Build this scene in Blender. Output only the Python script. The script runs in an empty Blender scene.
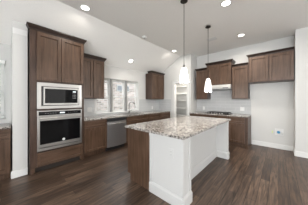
import bpy, bmesh, math, random
from mathutils import Vector, Matrix
random.seed(4)
S = bpy.context.scene
COL = S.collection

# ---------------------------------------------------------------- camera
TH = math.radians(42.1)
cam = bpy.data.cameras.new('camera'); cam_o = bpy.data.objects.new('camera', cam); COL.objects.link(cam_o)
cam_o.location = (0, 0, 1.36); cam_o.rotation_euler = (math.radians(90), 0, TH)
cam.sensor_width = 36; cam.lens = 36*138/308; cam.shift_y = -2.2/308; cam.clip_start = 0.02
S.camera = cam_o
S.view_settings.view_transform = 'Standard'; S.view_settings.look = 'None'
S.view_settings.gamma = 1; S.view_settings.use_curve_mapping = False
S.view_settings.exposure = 0.19

# ---------------------------------------------------------------- world daylight and added area lights
W = bpy.data.worlds.new('world'); S.world = W; W.use_nodes = True
wb = W.node_tree.nodes['Background']; wb.inputs[0].default_value = (0.93, 0.97, 1.0, 1); wb.inputs[1].default_value = 6.0

def area(name, loc, target, sx, sy, power, color=(1, 1, 1)):
    l = bpy.data.lights.new(name, 'AREA'); l.shape = 'RECTANGLE'; l.size = sx; l.size_y = sy
    l.energy = power; l.color = color
    o = bpy.data.objects.new(name, l); COL.objects.link(o); o.location = loc
    o.rotation_euler = (Vector(target)-Vector(loc)).to_track_quat('-Z', 'Y').to_euler()
    return o
# added area lights imitating unseen windows behind and beside the camera
area('added_rear_fill', (2.2, -3.3, 1.7), (-.6, 4.5, 1.8), 4.0, 2.4, 45, (1.0, 0.99, 0.97))
area('added_side_fill', (4.3, 1.2, 1.6), (-2, 1.6, 1.2), 3.6, 2.2, 60, (1.0, 0.98, 0.95))


# ---------------------------------------------------------------- materials
def new_mat(name):
    m = bpy.data.materials.new(name); m.use_nodes = True
    nt = m.node_tree; return m, nt, nt.nodes['Principled BSDF']

def plain(name, c, rough=0.5, metal=0.0, emit=None, es=1.0, noise=0.0, bump=0.0, nscale=40, spec=0.5):
    m, nt, b = new_mat(name)
    b.inputs['Roughness'].default_value = rough; b.inputs['Metallic'].default_value = metal
    b.inputs['Specular IOR Level'].default_value = spec
    tc = nt.nodes.new('ShaderNodeTexCoord'); n = nt.nodes.new('ShaderNodeTexNoise')
    n.inputs['Scale'].default_value = nscale; n.inputs['Detail'].default_value = 3
    nt.links.new(tc.outputs['Object'], n.inputs['Vector'])
    r = nt.nodes.new('ShaderNodeValToRGB'); k = noise
    r.color_ramp.elements[0].position = .3; r.color_ramp.elements[1].position = .7
    r.color_ramp.elements[0].color = (c[0]*(1-k), c[1]*(1-k), c[2]*(1-k), 1)
    r.color_ramp.elements[1].color = (min(1, c[0]*(1+k)), min(1, c[1]*(1+k)), min(1, c[2]*(1+k)), 1)
    nt.links.new(n.outputs['Fac'], r.inputs[0]); nt.links.new(r.outputs[0], b.inputs['Base Color'])
    if bump:
        bp = nt.nodes.new('ShaderNodeBump'); bp.inputs['Strength'].default_value = bump; bp.inputs['Distance'].default_value = .01
        nt.links.new(n.outputs['Fac'], bp.inputs['Height']); nt.links.new(bp.outputs[0], b.inputs['Normal'])
    if emit:
        b.inputs['Emission Color'].default_value = (*emit, 1); b.inputs['Emission Strength'].default_value = es
    return m

def wood(name, dark, light, horizontal=None, rough=0.38):
    m, nt, b = new_mat(name); L = nt.links
    tc = nt.nodes.new('ShaderNodeTexCoord'); mp = nt.nodes.new('ShaderNodeMapping')
    sc = {None: (30, 30, 2.0), 'x': (2, 30, 30), 'y': (30, 2, 30)}[horizontal]
    mp.inputs['Scale'].default_value = sc
    L.new(tc.outputs['Object'], mp.inputs[0])
    n = nt.nodes.new('ShaderNodeTexNoise'); n.inputs['Scale'].default_value = 1.0; n.inputs['Detail'].default_value = 6
    n.inputs['Distortion'].default_value = .6
    L.new(mp.outputs[0], n.inputs['Vector'])
    n2 = nt.nodes.new('ShaderNodeTexNoise'); n2.inputs['Scale'].default_value = 3.0
    L.new(tc.outputs['Object'], n2.inputs['Vector'])
    mx = nt.nodes.new('ShaderNodeMath'); mx.operation = 'MULTIPLY_ADD'; mx.inputs[1].default_value = .35
    L.new(n2.outputs['Fac'], mx.inputs[0])
    m2 = nt.nodes.new('ShaderNodeMath'); m2.operation = 'MULTIPLY'; m2.inputs[1].default_value = .65
    L.new(n.outputs['Fac'], m2.inputs[0]); L.new(m2.outputs[0], mx.inputs[2])
    r = nt.nodes.new('ShaderNodeValToRGB')
    r.color_ramp.elements[0].position = .36; r.color_ramp.elements[0].color = (*dark, 1)
    r.color_ramp.elements[1].position = .64; r.color_ramp.elements[1].color = (*light, 1)
    L.new(mx.outputs[0], r.inputs[0]); L.new(r.outputs[0], b.inputs['Base Color'])
    b.inputs['Roughness'].default_value = rough; b.inputs['Specular IOR Level'].default_value = .42
    bp = nt.nodes.new('ShaderNodeBump'); bp.inputs['Strength'].default_value = .05
    L.new(n.outputs['Fac'], bp.inputs['Height']); L.new(bp.outputs[0], b.inputs['Normal'])
    return m

def brick(name, plane, c1, c2, mortar, bw, rh, ms, rough, bump=.3, offset=.5):
    m, nt, b = new_mat(name); L = nt.links
    tc = nt.nodes.new('ShaderNodeTexCoord'); sp = nt.nodes.new('ShaderNodeSeparateXYZ'); cb = nt.nodes.new('ShaderNodeCombineXYZ')
    L.new(tc.outputs['Object'], sp.inputs[0])
    L.new(sp.outputs[plane[0]], cb.inputs[0]); L.new(sp.outputs[plane[1]], cb.inputs[1])
    t = nt.nodes.new('ShaderNodeTexBrick'); t.offset = offset
    t.inputs['Scale'].default_value = 1; t.inputs['Brick Width'].default_value = bw; t.inputs['Row Height'].default_value = rh
    t.inputs['Mortar Size'].default_value = ms; t.inputs['Mortar Smooth'].default_value = .1
    t.inputs['Color1'].default_value = (*c1, 1); t.inputs['Color2'].default_value = (*c2, 1); t.inputs['Mortar'].default_value = (*mortar, 1)
    L.new(cb.outputs[0], t.inputs['Vector']); L.new(t.outputs['Color'], b.inputs['Base Color'])
    b.inputs['Roughness'].default_value = rough
    bp = nt.nodes.new('ShaderNodeBump'); bp.inputs['Strength'].default_value = bump; bp.invert = True; bp.inputs['Distance'].default_value = .004
    L.new(t.outputs['Fac'], bp.inputs['Height']); L.new(bp.outputs[0], b.inputs['Normal'])
    return m, nt, b, t, cb

def floor_mat():
    m, nt, b, t, cb = brick('wood_plank_floor', ('Y', 'X'), (.048, .030, .021), (.108, .071, .050), (.006, .004, .003), 1.15, .115, .003, .36, .25, .37)
    L = nt.links
    mp = nt.nodes.new('ShaderNodeMapping'); mp.inputs['Scale'].default_value = (2.2, 26, 1)
    L.new(cb.outputs[0], mp.inputs[0])
    n = nt.nodes.new('ShaderNodeTexNoise'); n.inputs['Scale'].default_value = 1.3; n.inputs['Detail'].default_value = 7; n.inputs['Distortion'].default_value = .8
    L.new(mp.outputs[0], n.inputs['Vector'])
    r = nt.nodes.new('ShaderNodeValToRGB'); r.color_ramp.elements[0].position = .3; r.color_ramp.elements[1].position = .7
    r.color_ramp.elements[0].color = (.30, .28, .26, 1); r.color_ramp.elements[1].color = (1.85, 1.83, 1.80, 1)
    L.new(n.outputs['Fac'], r.inputs[0])
    mx = nt.nodes.new('ShaderNodeMix'); mx.data_type = 'RGBA'; mx.blend_type = 'MULTIPLY'; mx.inputs[0].default_value = 1
    L.new(t.outputs['Color'], mx.inputs[6]); L.new(r.outputs[0], mx.inputs[7]); L.new(mx.outputs[2], b.inputs['Base Color'])
    rr = nt.nodes.new('ShaderNodeMapRange'); rr.inputs[3].default_value = .30; rr.inputs[4].default_value = .5
    L.new(n.outputs['Fac'], rr.inputs[0]); L.new(rr.outputs[0], b.inputs['Roughness'])
    return m

def granite():
    m, nt, b = new_mat('speckled_granite'); L = nt.links
    tc = nt.nodes.new('ShaderNodeTexCoord')
    def nz(s, d, w=0):
        n = nt.nodes.new('ShaderNodeTexNoise'); n.inputs['Scale'].default_value = s; n.inputs['Detail'].default_value = d
        n.inputs['Distortion'].default_value = w; L.new(tc.outputs['Object'], n.inputs['Vector']); return n
    r = nt.nodes.new('ShaderNodeValToRGB'); e = r.color_ramp.elements
    e[0].position = .38; e[0].color = (.06, .058, .056, 1); e[1].position = .57; e[1].color = (.47, .45, .425, 1)
    k = e.new(.44); k.color = (.17, .158, .148, 1); k = e.new(.49); k.color = (.33, .312, .295, 1)
    n1 = nz(42, 7, .5); L.new(n1.outputs['Fac'], r.inputs[0])
    r2 = nt.nodes.new('ShaderNodeValToRGB'); r2.color_ramp.elements[0].position = .38; r2.color_ramp.elements[1].position = .62
    r2.color_ramp.elements[0].color = (.78, .75, .73, 1); r2.color_ramp.elements[1].color = (1.08, 1.06, 1.04, 1)
    n2 = nz(6, 4, 1.2); L.new(n2.outputs['Fac'], r2.inputs[0])
    mx = nt.nodes.new('ShaderNodeMix'); mx.data_type = 'RGBA'; mx.blend_type = 'MULTIPLY'; mx.inputs[0].default_value = 1
    L.new(r.outputs[0], mx.inputs[6]); L.new(r2.outputs[0], mx.inputs[7]); L.new(mx.outputs[2], b.inputs['Base Color'])
    b.inputs['Roughness'].default_value = .16
    return m

def glass_mat(name, rough=0.0, tint=(1, 1, 1)):
    m, nt, b = new_mat(name)
    g = nt.nodes.new('ShaderNodeBsdfGlossy'); g.inputs['Roughness'].default_value = .02
    t = nt.nodes.new('ShaderNodeBsdfTransparent'); t.inputs[0].default_value = (*tint, 1)
    mx = nt.nodes.new('ShaderNodeMixShader'); mx.inputs[0].default_value = .06
    nt.links.new(t.outputs[0], mx.inputs[1]); nt.links.new(g.outputs[0], mx.inputs[2])
    nt.links.new(mx.outputs[0], nt.nodes['Material Output'].inputs['Surface'])
    return m

M = {}
M['wall'] = plain('wall_paint', (.575, .572, .558), .7, noise=.015, bump=.03, nscale=60)
M['ceil'] = plain('ceiling_paint', (.86, .85, .825), .8, noise=.02, bump=.05, nscale=70)
M['white'] = plain('white_trim_paint', (.68, .68, .67), .4, noise=.01)
M['ponywall'] = plain('white_panel_paint', (.56, .555, .545), .45, noise=.01)
M['wood'] = wood('stained_cabinet_wood', (.050, .0255, .0135), (.112, .066, .043))
M['woodx'] = wood('stained_cabinet_wood_x', (.050, .0255, .0135), (.112, .066, .043), 'x')
M['woody'] = wood('stained_cabinet_wood_y', (.050, .0255, .0135), (.112, .066, .043), 'y')
M['crownx'] = wood('shaded_crown_wood_x', (.013, .007, .005), (.030, .017, .012), 'x')  # crown colour darkened to carry the shade it sits in
M['crowny'] = wood('shaded_crown_wood_y', (.013, .007, .005), (.030, .017, .012), 'y')
M['frame'] = wood('shaded_face_frame_wood', (.034, .018, .012), (.078, .045, .031))  # shadow around the doors put into a darker frame tone
M['vinyl'] = plain('window_vinyl', (.62, .62, .61), .4)
M['mull'] = plain('shaded_mullion', (.24, .24, .235), .5)  # posts coloured grey to show them in shade
M['dwsteel'] = plain('dishwasher_steel', (.50, .50, .51), .30, .9, noise=.04, nscale=60)
M['hoodsteel'] = plain('hood_steel', (.68, .68, .67), .42, .7)
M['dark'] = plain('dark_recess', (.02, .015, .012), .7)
M['steel'] = plain('brushed_steel', (.40, .39, .38), .33, 1.0, noise=.05, nscale=90)
M['steeld'] = plain('dark_steel', (.30, .30, .31), .30, 1.0, noise=.08, nscale=60)
M['bglass'] = plain('black_glass', (.004, .004, .0045), .05, 0, noise=0, spec=.15)
M['black'] = plain('black_metal', (.015, .015, .016), .35)
M['iron'] = plain('cast_iron', (.02, .02, .02), .6, noise=.3)
M['bronze'] = plain('dark_bronze', (.05, .045, .04), .35, .8)
M['nickel'] = plain('brushed_nickel', (.30, .29, .28), .3, 1.0)
M['granite'] = granite()
M['floor'] = floor_mat()
M['tileL'] = brick('wall_tile_left', ('Y', 'Z'), (.46, .47, .475), (.49, .50, .505), (.56, .56, .56), .305, .102, .003, .18, .2)[0]
M['tileB'] = brick('wall_tile_back', ('X', 'Z'), (.46, .465, .47), (.49, .495, .50), (.60, .60, .60), .305, .102, .003, .18, .2)[0]
M['glass'] = glass_mat('window_glass')
M['plastic'] = plain('white_plastic', (.70, .70, .69), .35)
M['blind'] = plain('white_blind', (.82, .82, .80), .5)
M['lamp'] = plain('lamp_lens', (.9, .9, .9), .4, emit=(1, .95, .88), es=9)
M['display'] = plain('display_glow', (.4, .4, .4), .4, emit=(.8, .9, 1), es=.7)
M['blue'] = plain('blue_valve', (.02, .22, .42), .4)
M['yellow'] = plain('yellow_tag', (.58, .68, .28), .5)
M['housebrick'] = brick('house_brick', ('Y', 'Z'), (.045, .028, .022), (.30, .25, .225), (.27, .26, .25), .34, .12, .02, .9)[0]
M['chrome'] = plain('faucet_metal', (.10, .10, .10), .25, .9)
M['housewhite'] = plain('house_trim', (.26, .26, .25), .7)
M['roof'] = plain('roof_shingle', (.16, .15, .15), .9, noise=.3, nscale=8)
M['grass'] = plain('grass', (.05, .08, .03), .95, noise=.4, nscale=6)
M['dglass'] = plain('dark_house_glass', (.05, .06, .07), .08)
m, nt, b = new_mat('pendant_glass')
b.inputs['Base Color'].default_value = (.95, .94, .92, 1); b.inputs['Roughness'].default_value = .4
b.inputs['Emission Color'].default_value = (1, .96, .90, 1); b.inputs['Emission Strength'].default_value = 1.1
vn = nt.nodes.new('ShaderNodeTexVoronoi'); vn.inputs['Scale'].default_value = 55
tcn = nt.nodes.new('ShaderNodeTexCoord'); nt.links.new(tcn.outputs['Object'], vn.inputs['Vector'])
rp = nt.nodes.new('ShaderNodeMapRange'); rp.inputs[1].default_value = 0; rp.inputs[2].default_value = .7; rp.inputs[3].default_value = 1.0; rp.inputs[4].default_value = .45
nt.links.new(vn.outputs['Distance'], rp.inputs[0]); nt.links.new(rp.outputs[0], b.inputs['Emission Strength'])
M['pendant'] = m

# ---------------------------------------------------------------- mesh helpers
def BM(): return bmesh.new()

def box(bm, x0, x1, y0, y1, z0, z1):
    if x0 > x1: x0, x1 = x1, x0
    if y0 > y1: y0, y1 = y1, y0
    v = [bm.verts.new(p) for p in ((x0,y0,z0),(x1,y0,z0),(x1,y1,z0),(x0,y1,z0),(x0,y0,z1),(x1,y0,z1),(x1,y1,z1),(x0,y1,z1))]
    for f in ((0,3,2,1),(4,5,6,7),(0,1,5,4),(1,2,6,5),(2,3,7,6),(3,0,4,7)): bm.faces.new([v[i] for i in f])

def prism(bm, pts, axis, a0, a1):
    """closed 2D outline pts extruded along axis; pts are the two other coordinates in order"""
    def mk(p, a):
        if axis == 'y': return (p[0], a, p[1])
        if axis == 'x': return (a, p[0], p[1])
        return (p[0], p[1], a)
    A = [bm.verts.new(mk(p, a0)) for p in pts]; B = [bm.verts.new(mk(p, a1)) for p in pts]
    n = len(pts)
    bm.faces.new(A); bm.faces.new(B[::-1])
    for i in range(n): bm.faces.new((A[i], B[i], B[(i+1) % n], A[(i+1) % n]))
    bmesh.ops.recalc_face_normals(bm, faces=bm.faces)

def lathe(bm, prof, c, n=32, axis=(0, 0, 1), caps=True):
    q = Vector((0, 0, 1)).rotation_difference(Vector(axis))
    rings = []
    for r, h in prof:
        rings.append([bm.verts.new(Vector(c)+q @ Vector((r*math.cos(2*math.pi*k/n), r*math.sin(2*math.pi*k/n), h))) for k in range(n)])
    for a, b_ in zip(rings, rings[1:]):
        for k in range(n): bm.faces.new((a[k], a[(k+1) % n], b_[(k+1) % n], b_[k]))
    if caps:
        bm.faces.new(rings[0][::-1]); bm.faces.new(rings[-1])
    bmesh.ops.recalc_face_normals(bm, faces=bm.faces)

def tube(bm, pts, r, n=12):
    pts = [Vector(p) for p in pts]; rings = []
    up = Vector((0, 0, 1))
    for i, p in enumerate(pts):
        d = (pts[min(i+1, len(pts)-1)]-pts[max(i-1, 0)]).normalized()
        a = d.cross(Vector((0.31, 0.95, 0.02)) if abs(d.dot(Vector((0.31, 0.95, 0.02)))) < .95 else up).normalized(); b_ = d.cross(a)
        rings.append([bm.verts.new(p+r*(a*math.cos(2*math.pi*k/n)+b_*math.sin(2*math.pi*k/n))) for k in range(n)])
    for a, b_ in zip(rings, rings[1:]):
        for k in range(n): bm.faces.new((a[k], a[(k+1) % n], b_[(k+1) % n], b_[k]))
    bm.faces.new(rings[0][::-1]); bm.faces.new(rings[-1])
    bmesh.ops.recalc_face_normals(bm, faces=bm.faces)

def obj(name, bm, mat, parent=None, bevel=0.0, smooth=False, label=None, origin=None):
    me = bpy.data.meshes.new(name)
    o = bpy.data.objects.new(name, me)
    off = Vector((0, 0, 0))
    if parent is not None:
        off = parent.matrix_world.translation.copy() if False else Vector(parent.get('_w', (0, 0, 0)))
        o.parent = parent; o['_w'] = tuple(off)
    elif origin is not None:
        off = Vector(origin); o.location = off; o['_w'] = tuple(off)
    bmesh.ops.translate(bm, verts=bm.verts, vec=-off)
    bm.to_mesh(me); bm.free()
    me.materials.append(M[mat])
    if smooth:
        for p in me.polygons: p.use_smooth = True
    if bevel:
        md = o.modifiers.new('bevel', 'BEVEL'); md.width = bevel; md.segments = 2; md.limit_method = 'ANGLE'
    COL.objects.link(o)
    if label: o['label'] = label
    return o

def thing(name, loc, label, cat, group=None):
    o = bpy.data.objects.new(name, None); o.empty_display_size = .1
    COL.objects.link(o); o.location = loc; o['_w'] = tuple(loc)
    o['label'] = label; o['category'] = cat
    if group: o['group'] = group
    return o

def tag(o, label, cat, group=None):
    o['label'] = label; o['category'] = cat
    if group: o['group'] = group
    return o

def struct(name, bm, mat, parent=None, bevel=0, **k):
    o = obj(name, bm, mat, parent, bevel, **k)
    if parent is None: o['kind'] = 'structure'
    return o

# oriented boxes: side 'L' = unit on the left wall facing +X ; 'B' = unit on the back wall facing -Y ; 'I' faces -X
def fb(bm, side, front, u0, u1, d0, d1, z0, z1):
    """d measured outward from the front plane"""
    if side == 'L': box(bm, front+d0, front+d1, u0, u1, z0, z1)
    elif side == 'I': box(bm, front-d0, front-d1, u0, u1, z0, z1)
    else: box(bm, u0, u1, front-d0, front-d1, z0, z1)

HORIZ = {'L': 'woody', 'B': 'woodx', 'I': 'woody'}

def panel_front(name, side, front, u0, u1, z0, z1, parent, rail=.058, horiz=False, hardware=None):
    """shaker front: frame of rails and stiles round a recessed centre panel"""
    bm = BM(); T = .026
    if z1-z0 < .2: rail = .034
    fb(bm, side, front, u0, u0+rail, .001, T, z0, z1); fb(bm, side, front, u1-rail, u1, .001, T, z0, z1)
    fb(bm, side, front, u0+rail, u1-rail, .001, T, z0, z0+rail); fb(bm, side, front, u0+rail, u1-rail, .001, T, z1-rail, z1)
    s = .007   # inner step moulding
    fb(bm, side, front, u0+rail, u1-rail, .001, .005, z0+rail, z1-rail)
    for a, b_, c, d in ((u0+rail, u0+rail+s, z0+rail, z1-rail), (u1-rail-s, u1-rail, z0+rail, z1-rail),
                        (u0+rail+s, u1-rail-s, z0+rail, z0+rail+s), (u0+rail+s, u1-rail-s, z1-rail-s, z1-rail)):
        fb(bm, side, front, a, b_, .005, .010, c, d)
    return obj(name, bm, HORIZ[side] if horiz else 'wood', parent, .0015)

def crown(side, front, back, u0, u1, z0, z1, parent, s0=True, s1=True, out=.05, top='wood'):
    """crown moulding lofted round the top of a cabinet"""
    h = z1-z0
    prof = [(0.002, 0), (.012, 0), (.014, .18*h), (.022, .30*h), (.045*out/.05, .70*h), (out, .78*h), (out, h)]
    bm = BM(); rings = []
    for o_, z in prof:
        a = u0-(o_ if s0 else 0); b_ = u1+(o_ if s1 else 0); z = z0+z
        if side == 'L': P = [(back, a), (front+o_, a), (front+o_, b_), (back, b_)]
        else: P = [(a, back), (a, front-o_), (b_, front-o_), (b_, back)]
        rings.append([bm.verts.new((p[0], p[1], z)) for p in P])
    for r0, r1 in zip(rings, rings[1:]):
        for k in range(4): bm.faces.new((r0[k], r0[(k+1) % 4], r1[(k+1) % 4], r1[k]))
    bm.faces.new(rings[0][::-1]); bm.faces.new(rings[-1])
    bmesh.ops.recalc_face_normals(bm, faces=bm.faces)
    return obj('crown_moulding', bm, 'crownx' if side == 'B' else 'crowny', parent, label='crown moulding with shade put into its colour')

def upper(name, side, front, back, u0, u1, z0, z1, zc, doors, label, group, s0=True, s1=True, out=.045):
    cu = (u0+u1)/2
    loc = ((front+back)/2, cu, z0) if side == 'L' else (cu, (front+back)/2, z0)
    t = thing(name, loc, label, 'cabinet', group)
    bm = BM()
    D = abs(front-back)
    fb(bm, side, front, u0, u1, -D+.001, 0, z0, z1); obj('body', bm, 'frame', t, .0015)
    for a, b_ in doors: panel_front('door', side, front, a+.006, b_-.006, z0+.022, z1-.03, t)
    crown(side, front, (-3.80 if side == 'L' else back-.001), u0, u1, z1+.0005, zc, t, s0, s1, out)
    return t

def base(side, front, back, u0, u1, layout, label, group=None, ztop=.882, feet=False):
    cu = (u0+u1)/2
    loc = ((front+back)/2, cu, 0) if side in 'LI' else (cu, (front+back)/2, 0)
    t = thing('base_cabinet', loc, label, 'cabinet', group)
    D = abs(front-back)
    bm = BM(); fb(bm, side, front, u0, u1, -D+.001, 0, .105, ztop); obj('body', bm, 'frame', t, .0015)
    bm = BM(); fb(bm, side, front, u0, u1, -D+.02, -.075, .001, .1048); obj('toe_kick', bm, 'wood', t)
    if feet:
        for a, b_ in ((u0, u0+.05), (u1-.05, u1)):
            bm = BM(); fb(bm, side, front, a, b_, -.07, 0, .001, .1045); obj('foot', bm, 'wood', t, .002)
    for kind, a, b_, z0, z1 in layout: panel_front(kind, side, front, a+.004, b_-.004, z0, z1, t, horiz=(kind == 'drawer'))
    return t

# ---------------------------------------------------------------- the shell
XL = -3.95; YB = 5.22; YP = 4.70; XC = -2.85; ZC = 3.09; ZL = 2.45
bm = BM(); box(bm, -4.1, 5.0, -4.0, 6.2, -.08, 0); struct('floor', bm, 'floor')
bm = BM()
sl = (ZC-ZL)/(XC-XL)
prism(bm, [(-4.15, ZL-.2*sl), (XC, ZC), (5.0, ZC), (5.0, ZC+.12), (XC-.03, ZC+.12), (-4.15, ZL-.2*sl+.13)], 'y', -4.0, 6.2)
struct('ceiling', bm, 'ceil')

def wall_holes(side, c0, c1, u0, u1, z0, z1, holes):
    """a wall between planes c0,c1 running u0..u1 with rectangular openings, as one mesh"""
    bm = BM(); cuts = sorted({u0, u1, *[h[0] for h in holes], *[h[1] for h in holes]})
    for a, b_ in zip(cuts, cuts[1:]):
        hs = sorted([h for h in holes if h[0] <= a+1e-6 and h[1] >= b_-1e-6], key=lambda h: h[2]); z = z0
        for h in hs:
            if h[2] > z: (box(bm, c0, c1, a, b_, z, h[2]) if side == 'L' else box(bm, a, b_, c0, c1, z, h[2]))
            z = h[3]
        if z < z1: (box(bm, c0, c1, a, b_, z, z1) if side == 'L' else box(bm, a, b_, c0, c1, z, z1))
    bmesh.ops.remove_doubles(bm, verts=bm.verts, dist=1e-5)
    # drop internal coincident faces
    seen = {}
    for f in list(bm.faces):
        k = tuple(sorted(tuple(round(c, 4) for c in v.co) for v in f.verts)); seen.setdefault(k, []).append(f)
    kill = [f for v in seen.values() if len(v) > 1 for f in v]
    bmesh.ops.delete(bm, geom=kill, context='FACES')
    return bm

WZ0, WZ1 = .965, 2.045
WIN = [(1.83, 2.335), (2.405, 2.91), (2.98, 3.485)]
hole_main = (1.83, 3.485, WZ0, WZ1)
hole_left = (-1.15, .06, 1.0, 2.13)
zt = ZL - .001
struct('wall_left', wall_holes('L', XL-.15, XL, -4.0, 6.1, 0, zt, [hole_main, hole_left]), 'wall')
PO = (-3.13, -2.57, 0.0, 2.04)
bmw = wall_holes('B', YP, YP+.12, XL, -2.412, 0, 3.2, [PO, (XC, XC, 0, 0)])
for v in bmw.verts:                       # the top follows the sloping ceiling
    if v.co.z > 3.1: v.co.z = min(ZC, ZC+(v.co.x-XC)*sl) - .002
# split at the crease so the slope is kept
struct('wall_pantry_front', bmw, 'wall')
bm = BM(); box(bm, -2.50, .30, YB, YB+.12, 0, ZC-.002); box(bm, -2.50, -2.412, YP+.121, YB+.0, 0, ZC-.002); struct('wall_back', bm, 'wall')
bm = BM(); box(bm, .302, 3.0, 4.815, 4.95, 0, ZC-.002); box(bm, .302, .44, 4.951, YB+.12, 0, ZC-.002); struct('wall_right', bm, 'wall')
bm = BM(); box(bm, XL+.001, -2.50, 5.95, 6.07, 0, 2.42); struct('wall_pantry_rear', bm, 'white')
bm = BM(); box(bm, -2.502, -2.62, YP+.121, 5.949, 0, 2.42); 
struct('wall_pantry_side', bm, 'white')
# partition between the oven tower and the buffet
bm = BM()
prism(bm, [(XL+.001, 0.001), (-3.43, 0.001), (-3.43, ZC+(-3.43-XC)*sl-.003), (XL+.001, ZL-.003)], 'y', .13, .325)
struct('wall_partition', bm, 'wall')

def baseboard(name, boxes, h=.13):
    bm = BM()
    for x0, x1, y0, y1, dx, dy in boxes:
        box(bm, x0, x1, y0, y1, .001, h)
        # thin cap bead set back on the wall side
    return struct(name, bm, 'white', None, .004)
baseboard('baseboard_partition', [(-3.429, -3.414, .128, .326, 1, 0), (-3.6, -3.414, .113, .129, 0, 1)])
baseboard('baseboard_back', [(-.615, .288, YB-.016, YB-.001, 0, 1)])
baseboard('baseboard_alcove', [(.286, .301, 4.83, YB-.017, 0, 1)])
baseboard('baseboard_right', [(.286, 3.0, 4.799, 4.814, 0, 1)])

bm = BM(); box(bm, 4.6, 4.7, -4.0, 5.0, 0, ZC-.002); struct('added_wall_right', bm, 'wall')  # unseen wall added to cut light from the open side
bm = BM(); box(bm, -3.949, -1.1, -4.0, -3.9, 0, 2.44); box(bm, -2.86, -1.1, -4.0, -3.9, 2.4401, ZC-.002); struct('added_wall_rear', bm, 'wall')  # unseen wall added and sized to darken the left of the room
# tile backsplash
bm = BM(); box(bm, XL+.001, XL+.011, 1.30, 1.80, .917, 1.398); box(bm, XL+.001, XL+.011, 1.80, 3.52, .917, WZ0-.001)
box(bm, XL+.001, XL+.011, 3.52, YP-.002, .917, 1.398); struct('trim_1', bm, 'tileL', label='pale grey subway tile backsplash on the window wall')
bm = BM(); box(bm, -2.41, -.64, YB-.011, YB-.001, .917, 1.399); box(bm, -1.87, -1.09, YB-.011, YB-.001, 1.399, 1.70)
struct('trim_2', bm, 'tileB', label='pale grey subway tile backsplash behind the cooktop')
bm = BM(); box(bm, XL+.012, -3.30, YP-.011, YP-.001, .917, 1.399); struct('trim_3', bm, 'tileB', label='pale grey tile backsplash beside the pantry')
bm = BM(); box(bm, XL+.001, -2.502, YP+.121, 6.07, 2.421, 2.44); struct('ceiling_pantry', bm, 'ceil')
# pantry opening casing
bm = BM()
for a, b_ in ((PO[0]-.085, PO[0]+.004), (PO[1]-.004, PO[1]+.085)):
    box(bm, a, b_, YP-.02, YP-.001, .001, PO[3]+.0)
box(bm, PO[0]-.085, PO[1]+.085, YP-.02, YP-.001, PO[3], PO[3]+.085)
box(bm, PO[0]-.10, PO[1]+.10, YP-.035, YP-.001, PO[3]+.0855, PO[3]+.11)
struct('trim_4', bm, 'white', None, .003, label='white casing round the pantry opening')
bm = BM(); box(bm, PO[0]+.001, PO[0]+.012, YP+.0, YP+.12, .001, 2.028); box(bm, PO[1]-.012, PO[1]-.001, YP+.0, YP+.12, .001, 2.028)
box(bm, PO[0]+.001, PO[1]-.001, YP, YP+.12, 2.0285, 2.039); struct('trim_5', bm, 'white')
# added white band imitating the lit strip at the partition top
bm = BM(); box(bm, -3.429, -3.421, .128, .325, 2.53, 2.63); struct('lit_band', bm, 'white', None, .003)

# ---------------------------------------------------------------- windows
def window(name, y0, y1, z0, z1, jamb=True):
    t = bpy.data.objects.new(name, None); COL.objects.link(t); t.location = (XL-.1, (y0+y1)/2, z0); t['_w'] = tuple(t.location)
    t['kind'] = 'structure'
    xo = XL-.135
    g = .002
    bm = BM(); fr = .032
    box(bm, xo, xo+.07, y0+g, y0+fr, z0+g, z1-g); box(bm, xo, xo+.07, y1-fr, y1-g, z0+g, z1-g)
    box(bm, xo, xo+.07, y0+fr, y1-fr, z0+g, z0+fr+.01); box(bm, xo, xo+.07, y0+fr, y1-fr, z1-fr, z1-g)
    obj('window_frame', bm, 'vinyl', t, .002)
    zm = (z0+z1)/2-.05
    for nm, a, b_, dx in (('lower_sash', z0+fr+.011, zm+.02, .036), ('upper_sash', zm-.015, z1-fr-.001, .004)):
        bm = BM(); s = .036; X0 = xo+dx; X1 = X0+.028; A = y0+fr+.001; B = y1-fr-.001
        box(bm, X0, X1, A, A+s, a, b_); box(bm, X0, X1, B-s, B, a, b_)
        box(bm, X0, X1, A+s, B-s, a, a+s); box(bm, X0, X1, A+s, B-s, b_-s, b_)
        so = obj(nm, bm, 'vinyl', t, .002)
        bm = BM(); box(bm, X0+.011, X0+.016, A+s+.001, B-s-.001, a+s+.001, b_-s-.001); obj('pane', bm, 'glass', so)
    bm = BM(); box(bm, xo+.066, xo+.078, (y0+y1)/2-.03, (y0+y1)/2+.03, zm+.021, zm+.034); obj('sash_lock', bm, 'bronze', t)
    return t
for i, (a, b_) in enumerate(WIN): window('window_%d' % (i+1), a, b_, WZ0, WZ1)
window('window_4', hole_left[0], hole_left[1], hole_left[2], hole_left[3])
# mullion posts between the three windows, head and stool
bm = BM()
for a, b_ in ((WIN[0][1]+.001, WIN[1][0]-.001), (WIN[1][1]+.001, WIN[2][0]-.001)): box(bm, XL-.14, XL-.02, a, b_, WZ0+.001, WZ1-.001)
struct('trim_7', bm, 'mull', None, .003)
bm = BM(); box(bm, XL-.055, XL+.03, 1.82, 3.50, WZ0-.018+.02, WZ0+.022); struct('trim_8', bm, 'white', None, .004)

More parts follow.
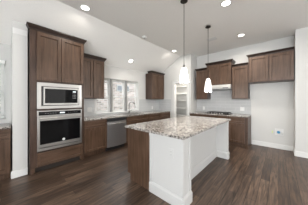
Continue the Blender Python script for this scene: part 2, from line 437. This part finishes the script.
# blind on the buffet window
t = thing('window_blind', (XL-.03, -.52, 1.05), 'white slatted blind hanging in the window at the left edge of the picture', 'blind')
bm = BM(); box(bm, XL-.06, XL+.03, -1.14, .05, 2.06, 2.125); obj('headrail', bm, 'blind', t, .003)
bm = BM()
for k in range(40):
    z = 1.06+k*.0252; y0, y1 = -1.12, .035
    v = [bm.verts.new(p) for p in ((XL-.042, y0, z-.007), (XL+.004, y0, z+.007), (XL+.004, y1, z+.007), (XL-.042, y1, z-.007))]
    w = [bm.verts.new(q.co+Vector((0, 0, .002))) for q in v]
    bm.faces.new(v[::-1]); bm.faces.new(w)
    for i in range(4): bm.faces.new((v[i], v[(i+1) % 4], w[(i+1) % 4], w[i]))
obj('slats', bm, 'blind', t)
bm = BM(); box(bm, XL-.045, XL+.005, -1.12, .035, 1.03, 1.045); obj('bottom_rail', bm, 'blind', t, .002)
for y in (-.9, -.15):
    bm = BM(); tube(bm, [(XL-.018, y, 1.045), (XL-.018, y, 2.06)], .0015, 6); obj('ladder_cord', bm, 'plastic', t)

# ---------------------------------------------------------------- oven tower
XT = -3.33
t = thing('oven_cabinet', (-3.63, .827, 0), 'tall dark brown oven cabinet with two doors over a built in microwave and oven', 'cabinet')
u0, u1 = .345, 1.278
bm = BM()
for a, b_ in ((u0, u0+.02), (u1-.02, u1)):
    prism(bm, [(XT, .001), (XT, 2.66), (-3.62, 2.635), (XL+.001, 2.44), (XL+.001, .001)], 'y', a, b_)
box(bm, XL+.001, XL+.012, u0+.02, u1-.02, .1, 2.44)
for a, b_ in ((.105, .385), (1.17, 1.19)):     # solid sections and shelves around the appliance bays
    box(bm, XL+.012, XT, u0+.02, u1-.02, a, b_)
prism(bm, [(XT, 1.705), (XT, 2.66), (-3.62, 2.635), (XL+.012, 2.44), (XL+.012, 1.705)], 'y', u0+.02, u1-.02)
for a, b_ in ((.385, 1.17), (1.19, 1.705)):
    box(bm, XT-.02, XT, u0+.02, u0+.102, a, b_); box(bm, XT-.02, XT, u1-.062+.018, u1-.02, a, b_)
obj('body', bm, 'frame', t, .0015)
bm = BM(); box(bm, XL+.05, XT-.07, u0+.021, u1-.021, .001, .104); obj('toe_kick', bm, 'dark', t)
for a, b_ in ((u0+.021, u0+.07), (u1-.07, u1-.021)):
    bm = BM(); box(bm, XT-.069, XT, a, b_, .001, .104); obj('foot', bm, 'wood', t, .002)
panel_front('door', 'L', XT, .437, .823, 1.735, 2.63, t); panel_front('door', 'L', XT, .831, u1-.02, 1.735, 2.63, t)
panel_front('drawer', 'L', XT, .445, u1-.035, .125, .372, t, horiz=True, rail=.045)
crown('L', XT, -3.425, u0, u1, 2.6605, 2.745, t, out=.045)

# microwave
a0, a1 = .443, 1.222
t = thing('microwave', (-3.6, .83, 1.195), 'stainless built in microwave with black glass door, above the wall oven', 'microwave')
bm = BM(); box(bm, -3.80, XT-.021, a0+.03, a1-.03, 1.2, 1.69); obj('body', bm, 'black', t)
bm = BM(); f0 = XT+.001; f1 = XT+.022    # trim kit frame
ya, yb_, za, zb = a0+.062, a1-.058, 1.255, 1.628
box(bm, f0, f1, a0, ya, 1.197, 1.697); box(bm, f0, f1, yb_, a1, 1.197, 1.697); box(bm, f0, f1, ya, yb_, 1.197, za); box(bm, f0, f1, ya, yb_, zb, 1.697)
obj('trim_frame', bm, 'steel', t, .002)
bm = BM()
box(bm, f0, f1+.012, ya+.001, ya+.03, za+.001, zb-.001); box(bm, f0, f1+.012, yb_-.012, yb_-.001, za+.001, zb-.001); box(bm, f0, f1+.012, ya+.03, yb_-.012, za+.001, za+.012); box(bm, f0, f1+.012, ya+.03, yb_-.012, zb-.012, zb-.001)
obj('door_edge', bm, 'black', t, .002)
bm = BM()
Y0, Y1, Z0, Z1 = ya+.031, yb_-.013, za+.013, zb-.013
box(bm, f0, f1+.018, Y0, Y0+.02, Z0, Z1); box(bm, f0, f1+.018, Y1-.02, Y1, Z0, Z1)
box(bm, f0, f1+.018, Y0+.02, Y1-.02, Z0, Z0+.035); box(bm, f0, f1+.018, Y0+.02, Y1-.02, Z1-.03, Z1)
d = obj('door', bm, 'steel', t, .002)
bm = BM(); box(bm, f0, f1+.012, Y0+.021, Y1-.15, Z0+.036, Z1-.031); obj('window_glass', bm, 'bglass', d)
bm = BM(); box(bm, f0, f1+.012, Y1-.149, Y1-.021, Z0+.036, Z1-.031); cp = obj('control_panel', bm, 'bglass', t)
bm = BM(); box(bm, f1+.0125, f1+.0135, Y1-.115, Y1-.055, Z1-.085, Z1-.062); obj('display', bm, 'display', cp)
for i in range(4):
    for j in range(3):
        bm = BM(); box(bm, f1+.0125, f1+.0135, Y1-.118+j*.026, Y1-.104+j*.026, Z1-.12-i*.032, Z1-.112-i*.032); obj('button', bm, 'steeld', cp)

# wall oven
t = thing('wall_oven', (-3.6, .83, .40), 'stainless wall oven with black glass door and long bar handle', 'oven')
bm = BM(); box(bm, -3.86, XT-.021, a0+.02, a1-.02, .405, 1.16); obj('body', bm, 'black', t)
bm = BM(); box(bm, f0, f1+.004, a0, a1, 1.052, 1.163); cf = obj('control_fascia', bm, 'steel', t, .002)
bm = BM(); box(bm, f1+.0045, f1+.008, a0+.022, a1-.022, 1.072, 1.146); gp = obj('control_panel', bm, 'bglass', cf)
bm = BM(); box(bm, f1+.0085, f1+.0095, .80, .885, 1.097, 1.122); obj('display', bm, 'display', t)
for y in (.56, .60, .64, .68, .72, .95, .99, 1.03, 1.07, 1.11):
    bm = BM(); box(bm, f1+.0085, f1+.0093, y, y+.014, 1.105, 1.111); obj('button', bm, 'steeld', cf)
bm = BM(); Z0, Z1 = .475, 1.046
box(bm, f0, f1+.016, a0+.002, a0+.04, Z0, Z1); box(bm, f0, f1+.016, a1-.04, a1-.002, Z0, Z1)
box(bm, f0, f1+.016, a0+.04, a1-.04, Z1-.075, Z1); box(bm, f0, f1+.016, a0+.04, a1-.04, Z0, Z0+.05)
d = obj('door', bm, 'steel', t, .003)
bm = BM(); box(bm, f0, f1+.013, a0+.041, a1-.041, Z0+.051, Z1-.076); obj('window_glass', bm, 'bglass', d)
bm = BM(); tube(bm, [(f1+.055, a0+.03, Z1-.032), (f1+.055, a1-.03, Z1-.032)], .012, 16); 
for y in (a0+.06, a1-.06): box(bm, f1+.0165, f1+.05, y-.012, y+.012, Z1-.042, Z1-.022)
obj('handle', bm, 'steel', d, smooth=False)
bm = BM(); box(bm, f0, f1+.012, a0+.002, a1-.002, .402, .470); obj('vent_strip', bm, 'steel', t, .003)
bm = BM(); box(bm, f1+.0125, f1+.013, a0+.03, a1-.03, .455, .463); obj('vent_slot', bm, 'black', t)
bm = BM(); lathe(bm, [(.0, 0), (.026, 0), (.026, .003), (.0, .003)], (f1+.0135, .865, .562), 24, (1, 0, 0), caps=False); obj('badge', bm, 'plastic', d)

# ---------------------------------------------------------------- left wall upper cabinets
XU = -3.62
upper('wall_cabinet', 'L', XU, XL, 1.282, 1.935, 1.40, 2.443, 2.53, [(1.285, 1.612), (1.612, 1.925)],
      'dark brown wall cabinet next to the oven tower, left of the windows', None, s0=False)
upper('wall_cabinet', 'L', XU, XL, 3.87, 4.62, 1.40, 2.42, 2.49, [(3.88, 4.245), (4.245, 4.61)],
      'brown wall cabinet between the windows and the pantry', None)

# left wall base run
XB = -3.35
base('L', XB, XL, 1.281, 1.855, [('drawer', 1.285, 1.85, .715, .865), ('door', 1.285, 1.85, .125, .70)],
     'brown base cabinet between oven tower and dishwasher', None)
base('L', XB, XL, 2.475, 3.39, [('drawer', 2.48, 3.385, .715, .865), ('door', 2.48, 2.93, .125, .70), ('door', 2.935, 3.385, .125, .70)],
     'brown sink base cabinet right of the dishwasher, mostly behind the island', None, ztop=.70)
base('L', XB, XL, 3.392, 4.03, [('drawer', 3.395, 4.027, .715, .865), ('door', 3.395, 4.027, .125, .70)],
     'brown base cabinet to the right of the sink, seen above the island top', None)
base('L', XB, XL, 4.032, 4.695, [('drawer', 4.035, 4.69, .715, .865), ('door', 4.035, 4.69, .125, .70)],
     'brown base cabinet at the far end of the window wall beside the pantry', None)
# dishwasher
t = thing('dishwasher', (-3.65, 2.165, 0), 'stainless dishwasher with black control strip under the window counter', 'dishwasher')
y0, y1 = 1.86, 2.47
bm = BM(); box(bm, XL+.02, XB-.01, y0+.003, y1-.003, .105, .872); obj('tub', bm, 'black', t)
bm = BM(); box(bm, XL+.1, XB-.06, y0+.01, y1-.01, .001, .1045); obj('toe_kick', bm, 'black', t)
bm = BM(); box(bm, XB-.009, XB+.028, y0+.003, y1-.003, .795, .872); cpn = obj('control_panel', bm, 'black', t, .003)
bm = BM()
prof = []
n = 14
for i in range(n+1):
    u = i/n; prof.append((XB+.018+.040*math.sin(math.pi*u)**.75, y0+.004+(y1-y0-.008)*u))
pts = [(XB-.009, y0+.004)]+prof+[(XB-.009, y1-.004)]
prism(bm, pts, 'z', .115, .790); d = obj('door', bm, 'dwsteel', t)
bm = BM()
pts = [(XB+.085+.018*math.sin(math.pi*i/12), y0+.05+(y1-y0-.1)*i/12, .735) for i in range(13)]
tube(bm, pts, .011, 12); tube(bm, [(XB+.02, y0+.055, .735), pts[0]], .009, 8); tube(bm, [(XB+.02, y1-.055, .735), pts[-1]], .009, 8)
obj('handle', bm, 'steel', d, smooth=True)

# counter on the window wall, with sink cut-out
def slab(name, boxes, label, cat='countertop', z0=.884, z1=.915):
    bm = BM()
    for b_ in boxes: box(bm, b_[0], b_[1], b_[2], b_[3], z0, z1)
    bmesh.ops.remove_doubles(bm, verts=bm.verts, dist=1e-5)
    o = obj(name, bm, 'granite', None, 0, origin=(boxes[0][0], boxes[0][2], z0)); tag(o, label, cat)
    return o
xa, xb = XL+.001, XB+.03
sx0, sx1, sy0, sy1 = -3.80, -3.42, 2.58, 3.30
slab('countertop', [(xa, xb, 1.281, sy0), (xa, xb, sy1, YP-.001), (xa, sx0, sy0, sy1), (sx1, xb, sy0, sy1)],
     'light speckled granite countertop running along the window wall over the dishwasher')
t = thing('kitchen_sink', (-3.61, 2.94, .72), 'stainless undermount sink set in the counter below the windows', 'sink')
bm = BM()
box(bm, sx0+.001, sx0+.006, sy0+.001, sy1-.001, .72, .905); box(bm, sx1-.006, sx1-.001, sy0+.001, sy1-.001, .72, .905)
box(bm, sx0+.006, sx1-.006, sy0+.001, sy0+.006, .72, .905); box(bm, sx0+.006, sx1-.006, sy1-.006, sy1-.001, .72, .905)
box(bm, sx0+.006, sx1-.006, sy0+.006, sy1-.006, .72, .726); obj('basin', bm, 'steel', t)
bm = BM(); lathe(bm, [(0, 0), (.045, 0), (.05, .004), (0, .004)], (-3.61, 2.94, .7265), 24, caps=False); obj('drain', bm, 'steeld', t)
# faucet
fx, fy = -3.865, 2.985
t = thing('faucet', (fx, fy, .916), 'metal gooseneck faucet standing behind the sink in front of the windows', 'faucet')
bm = BM(); lathe(bm, [(.027, 0), (.027, .008), (.018, .02), (.016, .06), (.013, .065)], (fx, fy, .916), 20); obj('base', bm, 'chrome', t, smooth=True)
bm = BM(); pts = [(fx, fy, .97), (fx, fy, 1.20)]
for k in range(1, 13):
    a = math.pi*k/12*.98; pts.append((fx+.085-.085*math.cos(a), fy+.06-.06*math.cos(a), 1.20+.095*math.sin(a)))
e = pts[-1]; pts.append((e[0]+.002, e[1], e[2]-.04))
tube(bm, pts, .011, 14); obj('spout', bm, 'chrome', t, smooth=True)
bm = BM(); lathe(bm, [(.013, 0), (.016, .01), (.015, .075), (.012, .08)], (e[0]+.002, e[1], e[2]-.125), 18); obj('spray_head', bm, 'chrome', t, smooth=True)
bm = BM(); tube(bm, [(fx, fy+.015, .965), (fx+.01, fy+.055, .985), (fx+.02, fy+.095, 1.02)], .006, 10); obj('lever', bm, 'chrome', t, smooth=True)

# buffet at far left
t = base('L', -3.43, XL, -1.3, .110, [('drawer', -.50, .105, .715, .865), ('door', -.50, .105, .125, .70), ('drawer', -1.295, -.505, .715, .865), ('door', -1.295, -.505, .125, .70)],
     'dark brown base cabinet at the left edge, in front of the blind', None)
slab('countertop', [(XL+.001, -3.405, -1.32, .1118)], 'pale stone counter on the cabinet at the left edge below the blind')

# ---------------------------------------------------------------- back wall
YU = 4.89
upper('wall_cabinet', 'B', YU, YB, -2.285, -1.872, 1.40, 2.45, 2.52, [(-2.28, -1.875)], 'narrow brown wall cabinet left of the range hood, beside the pantry corner', None, s1=False)
upper('wall_cabinet', 'B', 4.83, YB, -1.868, -1.102, 1.865, 2.565, 2.645, [(-1.865, -1.485), (-1.485, -1.105)], 'brown two door wall cabinet raised above the range hood', None)
upper('wall_cabinet', 'B', YU, YB, -1.098, -.668, 1.40, 2.42, 2.475, [(-1.09, -.672)], 'tall narrow wall cabinet right of the range hood', None, s0=False, s1=False)
upper('wall_cabinet', 'B', 4.87, YB, -.664, .290, 1.865, 2.62, 2.685, [(-.655, -.20), (-.20, .285)], 'wide two door wall cabinet over the empty refrigerator alcove', None, s1=False)
# hood
t = thing('range_hood', (-1.485, 4.95, 1.71), 'slim stainless range hood under the raised wall cabinet', 'range hood')
bm = BM(); prism(bm, [(YB-.012, 1.715), (4.73, 1.725), (4.715, 1.78), (4.75, 1.862), (YB-.012, 1.862)], 'x', -1.865, -1.105); obj('canopy', bm, 'hoodsteel', t, .003)
bm = BM(); box(bm, -1.80, -1.17, 4.78, 5.15, 1.705, 1.718); obj('filter', bm, 'steeld', t)
bm = BM(); box(bm, -1.32, -1.16, 4.709, 4.72, 1.742, 1.762); obj('switch_panel', bm, 'black', t)

YF = 4.60
base('B', YF, YB, -1.148, -.66, [('drawer', -1.14, -.70, .715, .865), ('door', -1.14, -.70, .135, .70)], 'brown base cabinet at the right end of the cooktop counter beside the alcove', None, feet=True)
base('B', YF, YB, -1.90, -1.15, [('drawer', -1.895, -1.155, .715, .865), ('door', -1.895, -1.527, .125, .70), ('door', -1.523, -1.155, .125, .70)], 'brown base cabinet under the cooktop, hidden by the island except its top', None)
base('B', YF, YB, -2.408, -1.902, [('drawer', -2.40, -1.907, .715, .865), ('door', -2.40, -1.907, .125, .70)], 'brown base cabinet left of the cooktop, at the pantry corner', None)
bm = BM(); box(bm, -.658, -.636, YF-.005, YB-.013, .001, .883); o = obj('end_panel', bm, 'woody', None, .002, origin=(-.647, 4.9, 0)); tag(o, 'thin brown end panel closing the cooktop counter at the alcove', 'cabinet panel')
slab('countertop', [(-2.409, -.63, YF-.03, YB-.012)], 'light speckled granite countertop around the cooktop on the back wall')
# cooktop
t = thing('cooktop', (-1.52, 4.92, .916), 'black gas cooktop with iron grates in the back wall counter', 'cooktop')
bm = BM(); box(bm, -1.90, -1.14, 4.68, 5.17, .9165, .926); obj('glass_top', bm, 'bglass', t, .003)
for gx in (-1.83, -1.60, -1.37):
    bm = BM(); w = .205; z = .955
    for y in (4.76, 4.87, 4.98, 5.09): box(bm, gx, gx+w, y-.006, y+.006, z, z+.012)
    for x in (gx, gx+w/2-.006, gx+w-.012): box(bm, x, x+.012, 4.754, 5.096, z, z+.012)
    for x in (gx, gx+w-.012):
        for y in (4.757, 5.082): box(bm, x, x+.012, y, y+.012, .9265, z)
    obj('grate', bm, 'iron', t)
for bx, by, br in ((-1.73, 4.83, .035), (-1.73, 5.03, .045), (-1.50, 4.93, .05), (-1.27, 4.83, .045), (-1.27, 5.03, .035)):
    bm = BM(); lathe(bm, [(br*1.2, 0), (br*1.2, .008), (br, .01), (br, .02), (br*.8, .024)], (bx, by, .9265), 20); obj('burner', bm, 'iron', t, smooth=False)
for k in range(5):
    bm = BM(); lathe(bm, [(.02, 0), (.018, .022), (.014, .025)], (-1.66+k*.08, 4.712, .9265), 16); obj('knob', bm, 'steel', t)

# wall plates
def plate(side, c, u, z, label, gang=1, cat='outlet', switch=False, group=None, mat='plastic'):
    w = .035*gang+.005 if gang > 1 else .036; h = .058
    if side == 'L': loc = (c, u, z)
    elif side == 'B': loc = (u, c, z)
    t = thing('wall_outlet' if not switch else 'light_switch', loc, label, cat, group)
    w = w if gang == 1 else .058
    bm = BM(); fb(bm, side, c, u-w, u+w, .0005, .006, z-h, z+h); obj('cover_plate', bm, mat, t, .002)
    for g in range(gang):
        uu = u if gang == 1 else u-.024+.048*g
        for dz in (-.02, .02):
            bm = BM(); fb(bm, side, c, uu-.016, uu+.016, .0062, .0085, z+dz-.014, z+dz+.014); s_ = obj('socket', bm, mat, t, .001)
            bm = BM()
            for q in (-.006, .006): fb(bm, side, c, uu+q-.001, uu+q+.001, .0086, .0089, z+dz-.006, z+dz+.006)
            obj('slots', bm, 'black', s_)
    return t
plate('L', XL+.011, 1.66, 1.10, 'white double outlet plate on the tiles beside the oven tower', 2)
plate('L', XL+.011, 4.25, 1.05, 'white outlet plate on the tiles left of the pantry, under the lone wall cabinet')
plate('B', YB-.011, -2.13, 1.06, 'white outlet plate on the tiles left of the cooktop')
plate('B', YB-.011, -.87, 1.08, 'white double outlet plate on the tiles right of the cooktop', 2)
# refrigerator water box
t = thing('water_supply_box', (0.0, YB-.001, .47), 'white recessed water box with a blue valve low on the alcove wall', 'water box')
bm = BM(); cx, cz = .01, .47
for a, b_, c, d in ((-.09, -.075, -.09, .09), (.075, .09, -.09, .09), (-.075, .075, -.09, -.075), (-.075, .075, .075, .09)): box(bm, cx+a, cx+b_, YB-.008, YB-.001, cz+c, cz+d)
obj('frame', bm, 'plastic', t, .002)
bm = BM(); box(bm, cx-.0745, cx+.0745, YB-.004, YB-.001, cz-.0745, cz+.0745); obj('recess', bm, 'white', t)
bm = BM(); lathe(bm, [(.012, 0), (.012, .03), (.034, .03), (.036, .042), (.028, .05)], (cx-.015, YB-.0045, cz), 18, (0, -1, 0)); obj('valve', bm, 'blue', t)
bm = BM(); tube(bm, [(cx+.01, YB-.03, cz+.035), (cx+.045, YB-.035, cz+.045), (cx+.07, YB-.035, cz+.01), (cx+.07, YB-.03, cz-.03)], .008, 10); obj('hose', bm, 'plastic', t, smooth=True)
bm = BM(); box(bm, -.148, -.122, YB-.004, YB-.001, .42, .49); o = obj('paper_tag', bm, 'yellow', None, origin=(-.135, YB, .42)); tag(o, 'small yellow green tag on the alcove wall beside the water box', 'tag')

# ---------------------------------------------------------------- pantry shelves
for i, z in enumerate((.30, .64, .98, 1.335, 1.66, 1.985)):
    bm = BM(); box(bm, XL+.002, -2.622, 5.60, 5.949, z, z+.02); box(bm, XL+.002, -3.60, YP+.16, 5.599, z, z+.02)
    o = obj('pantry_shelf', bm, 'white', None, .002, origin=(-3.3, 5.9, z))
    tag(o, ['lowest', 'second lowest', 'third lowest', 'third highest', 'second highest', 'topmost'][i]+' white shelf inside the pantry', 'shelf', 'white shelves inside the pantry')

# ---------------------------------------------------------------- island
t = thing('kitchen_island', (-1.43, 2.55, 0), 'kitchen island with dark brown cabinets backed by a white panelled wall', 'island')
IX0, IXm, IX1, IXr = -1.965, -1.437, -.875, -1.125
IY0, IY1 = 1.50, 3.60
bm = BM(); box(bm, IX0+.02, IXm-.001, IY0+.004, IY1, .105, .882); box(bm, IX0+.09, IXm-.001, IY0+.004, IY1, .001, .105)
obj('body', bm, 'frame', t, .0015)
bm = BM(); prism(bm, [(IX0, .105), (IX0, .882), (IXm-.001, .882), (IXm-.001, .001), (IX0+.075, .001), (IX0+.075, .105)], 'y', IY0-.012, IY0+.0035)
obj('end_panel', bm, 'wood', t)
for k in range(3):
    a = IY0+.01+k*.697; b_ = a+.69
    panel_front('drawer', 'I', IX0+.02, a, b_, .715, .865, t, horiz=True); 
    panel_front('door', 'I', IX0+.02, a, a+.343, .125, .70, t); panel_front('door', 'I', IX0+.02, a+.347, b_, .125, .70, t)
bm = BM()
pts = [(IXm, IY0), (IX1, IY0), (IX1, IY0+.20), (IXr, IY0+.20), (IXr, IY1-.10), (IX1, IY1-.10), (IX1, IY1), (IXm, IY1)]
prism(bm, pts, 'z', .001, .882); obj('panel_wall', bm, 'ponywall', t, .002)
# corner boards and top rail on the near end, mouldings
bm = BM()
box(bm, IXm, IXm+.045, IY0-.010, IY0-.0005, .165, .835); box(bm, IX1-.06, IX1, IY0-.010, IY0-.0005, .165, .835)
box(bm, IXm-.003, IX1+.003, IY0-.014, IY0-.0005, .835, .880)
box(bm, IX1+.0005, IX1+.010, IY0-.010, IY0+.045, .165, .835); box(bm, IX1+.0005, IX1+.010, IY0+.155, IY0+.20, .165, .835)
obj('corner_boards', bm, 'ponywall', t, .0015)
def skirt(path, h0=.125, h1=.155, th=.018):
    """baseboard with a sloped cap following a polyline; outward is to the right of travel"""
    bm = BM(); P = [Vector(p) for p in path]; n = len(P); offs = []
    for off in (th, .007):
        o_ = []
        for i in range(n):
            ds = []
            if i > 0: ds.append((P[i]-P[i-1]).normalized())
            if i < n-1: ds.append((P[i+1]-P[i]).normalized())
            nr = [Vector((d.y, -d.x)) for d in ds]
            if len(nr) == 1: v = nr[0]
            else: v = (nr[0]+nr[1])/(1+nr[0].dot(nr[1]))
            o_.append(P[i]+v*off)
        offs.append(o_)
    inn = [p+(offs[0][i]-p)*.02 for i, p in enumerate(P)]
    sect = [(inn, .001), (offs[0], .001), (offs[0], h0), (offs[1], h1), (inn, h1)]
    V = [[bm.verts.new((s[i].x, s[i].y, z)) for s, z in sect] for i in range(n)]
    for a, b_ in zip(V, V[1:]):
        for k in range(5): bm.faces.new((a[k], a[(k+1) % 5], b_[(k+1) % 5], b_[k]))
    bm.faces.new(V[0]); bm.faces.new(V[-1][::-1]); bmesh.ops.recalc_face_normals(bm, faces=bm.faces)
    return bm
obj('baseboard', skirt([(IXm-.001, IY0+.003), (IXm-.001, IY0-.0), (IX1, IY0), (IX1, IY0+.20), (IXr, IY0+.20), (IXr, IY1-.10), (IX1, IY1-.10), (IX1, IY1)][1:]), 'ponywall', t)
slab('countertop', [(-2.02, -.845, 1.462, 3.66)], 'light speckled granite top of the kitchen island', z0=.883, z1=.916)
plate('B', IY0-.0002, -1.045, .665, 'white outlet plate on the white near end of the island', mat='ponywall')

# ---------------------------------------------------------------- pendants
def pendant(loc, ztop, zbot, label):
    x, y = loc
    t = thing('pendant_lamp', (x, y, zbot), label, 'pendant lamp', 'pendant lamps over the island')
    bm = BM(); lathe(bm, [(.062, 0), (.062, .006), (.045, .022), (.012, .028)], (x, y, ZC-.0285), 28); obj('canopy', bm, 'bronze', t, smooth=False)
    bm = BM(); lathe(bm, [(.0045, 0), (.0045, ZC-.028-ztop-.05)], (x, y, ztop+.05), 10); obj('rod', bm, 'bronze', t)
    bm = BM(); lathe(bm, [(.022, 0), (.022, .02), (.010, .035), (.007, .055)], (x, y, ztop-.005), 20); obj('socket_cap', bm, 'bronze', t, smooth=False)
    h = ztop-zbot; bm = BM()
    prof = [(.085, 0), (.084, .12*h), (.078, .35*h), (.066, .6*h), (.05, .85*h), (.034, .98*h), (.03, h-.006)]
    lathe(bm, prof+[(r-.004, z) for r, z in prof[::-1]], (x, y, zbot), 32, caps=False); obj('shade', bm, 'pendant', t, smooth=True)
    bm = BM(); lathe(bm, [(.004, 0), (.022, .02), (.026, .045), (.015, .08), (.012, .1)], (x, y, zbot+h*.3), 20); obj('bulb', bm, 'lamp', t, smooth=True)
    l = bpy.data.lights.new('pendant_light', 'POINT'); l.energy = 16; l.color = (1, .95, .88); l.shadow_soft_size = .05
    o = bpy.data.objects.new('pendant_light', l); COL.objects.link(o); o.location = (x, y, zbot-.03)
pendant((-1.21, 2.11), 1.93, 1.675, 'glass pendant lamp over the near half of the island, before the pantry')
pendant((-1.22, 3.23), 1.87, 1.565, 'glass pendant lamp over the far half of the island, before the range hood')

# ---------------------------------------------------------------- ceiling fixtures
def downlight(x, y, z, nrm, label, power=14):
    t = thing('recessed_light', (x, y, z), label, 'ceiling light', 'recessed lights in the ceiling')
    nv = Vector(nrm)
    bm = BM(); c = Vector((x, y, z))+nv*.0015
    lathe(bm, [(.068, .0), (.09, .0), (.09, .004), (.068, .009)], c, 36, nrm, caps=False); obj('trim_ring', bm, 'white', t, smooth=False)
    bm = BM(); lathe(bm, [(.0, .001), (.067, .001), (.067, .004), (.0, .004)], c, 32, nrm, caps=False); obj('lens', bm, 'lamp', t)
    l = bpy.data.lights.new('downlight_beam', 'AREA'); l.shape = 'DISK'; l.size = .13; l.spread = math.radians(168); l.energy = power; l.color = (1, .93, .84)
    o = bpy.data.objects.new('downlight_beam', l); COL.objects.link(o); o.location = c+nv*.012
    o.rotation_euler = Vector(nrm).to_track_quat('-Z', 'Y').to_euler()
dn = (0, 0, -1)
downlight(-2.68, 1.05, ZC, dn, 'recessed ceiling light above the oven tower, near the ceiling crease', 9)
downlight(-.695, 2.68, ZC, dn, 'recessed ceiling light at the top edge of the picture, right of the pendant lamps', 18)
downlight(-.74, 4.26, ZC, dn, 'recessed ceiling light above the tall wall cabinet right of the hood', 22)
downlight(-2.72, 4.06, ZC, dn, 'recessed ceiling light above the pantry opening', 8)
sn = Vector((sl, 0, -1)).normalized()
downlight(-3.60, 2.85, ZL+(-3.60-XL)*sl, tuple(sn), 'recessed light in the sloping ceiling above the windows', 5)
# pantry light added out of sight to brighten the shelves
downlight(-3.0, 5.0, 2.418, dn, 'added unseen light in the pantry ceiling, brightening the shelves', 20)
# smoke detector
t = thing('smoke_detector', (-2.72, 2.62, ZC), 'small white round smoke detector on the ceiling', 'smoke detector')
bm = BM(); lathe(bm, [(.065, 0), (.065, .012), (.055, .028), (.02, .032)], (-2.72, 2.62, ZC-.001), 28, dn); obj('housing', bm, 'plastic', t)
bm = BM(); lathe(bm, [(.018, 0), (.018, .003), (.01, .004)], (-2.72, 2.62, ZC-.0335), 16, dn); obj('sensor', bm, 'steeld', t)
# air vent
t = thing('air_vent', (-1.40, 3.99, ZC), 'white rectangular air vent in the ceiling before the hood cabinet', 'air vent')
bm = BM(); X0, X1, Y0, Y1 = -1.52, -1.28, 3.90, 4.08
for a in ((X0, X0+.025, Y0, Y1), (X1-.025, X1, Y0, Y1), (X0+.025, X1-.025, Y0, Y0+.025), (X0+.025, X1-.025, Y1-.025, Y1)): box(bm, *a, ZC-.012, ZC-.001)
obj('frame', bm, 'plastic', t, .002)
bm = BM()
for k in range(6):
    y = Y0+.035+k*.021; box(bm, X0+.026, X1-.026, y, y+.006, ZC-.011, ZC-.003)
obj('louvres', bm, 'plastic', t)
bm = BM(); box(bm, X0+.026, X1-.026, Y0+.026, Y1-.026, ZC-.002, ZC-.001); obj('duct_backing', bm, 'steeld', t)

# ---------------------------------------------------------------- outside
bm = BM(); box(bm, -30, -4.11, -12, 22, -.35, -.15); struct('ground', bm, 'grass')
t = thing('neighbour_house', (-9.0, 4, -.15), 'pale brick house seen through the kitchen windows', 'house')
bm = BM(); box(bm, -12, -8.5, -3, 16, -.149, 3.4); obj('wall', bm, 'housebrick', t)
bm = BM(); prism(bm, [(-8.1, 3.35), (-12.4, 3.35), (-10.2, 5.2)], 'y', -3.4, 16.4); obj('roof', bm, 'roof', t)
for y in (.8, 5.45):
    bm = BM()
    for a in ((y, y+.05, 2.0, 2.45), (y+1.05, y+1.1, 2.0, 2.45), (y+.05, y+1.05, 2.0, 2.05), (y+.05, y+1.05, 2.40, 2.45)): box(bm, -8.499, -8.45, *a)
    wf = obj('window', bm, 'housewhite', t)
    bm = BM(); box(bm, -8.499, -8.48, y+.05, y+1.05, 2.05, 2.40); obj('pane', bm, 'dglass', wf)

for o in bpy.data.objects:
    if '_w' in o: del o['_w']
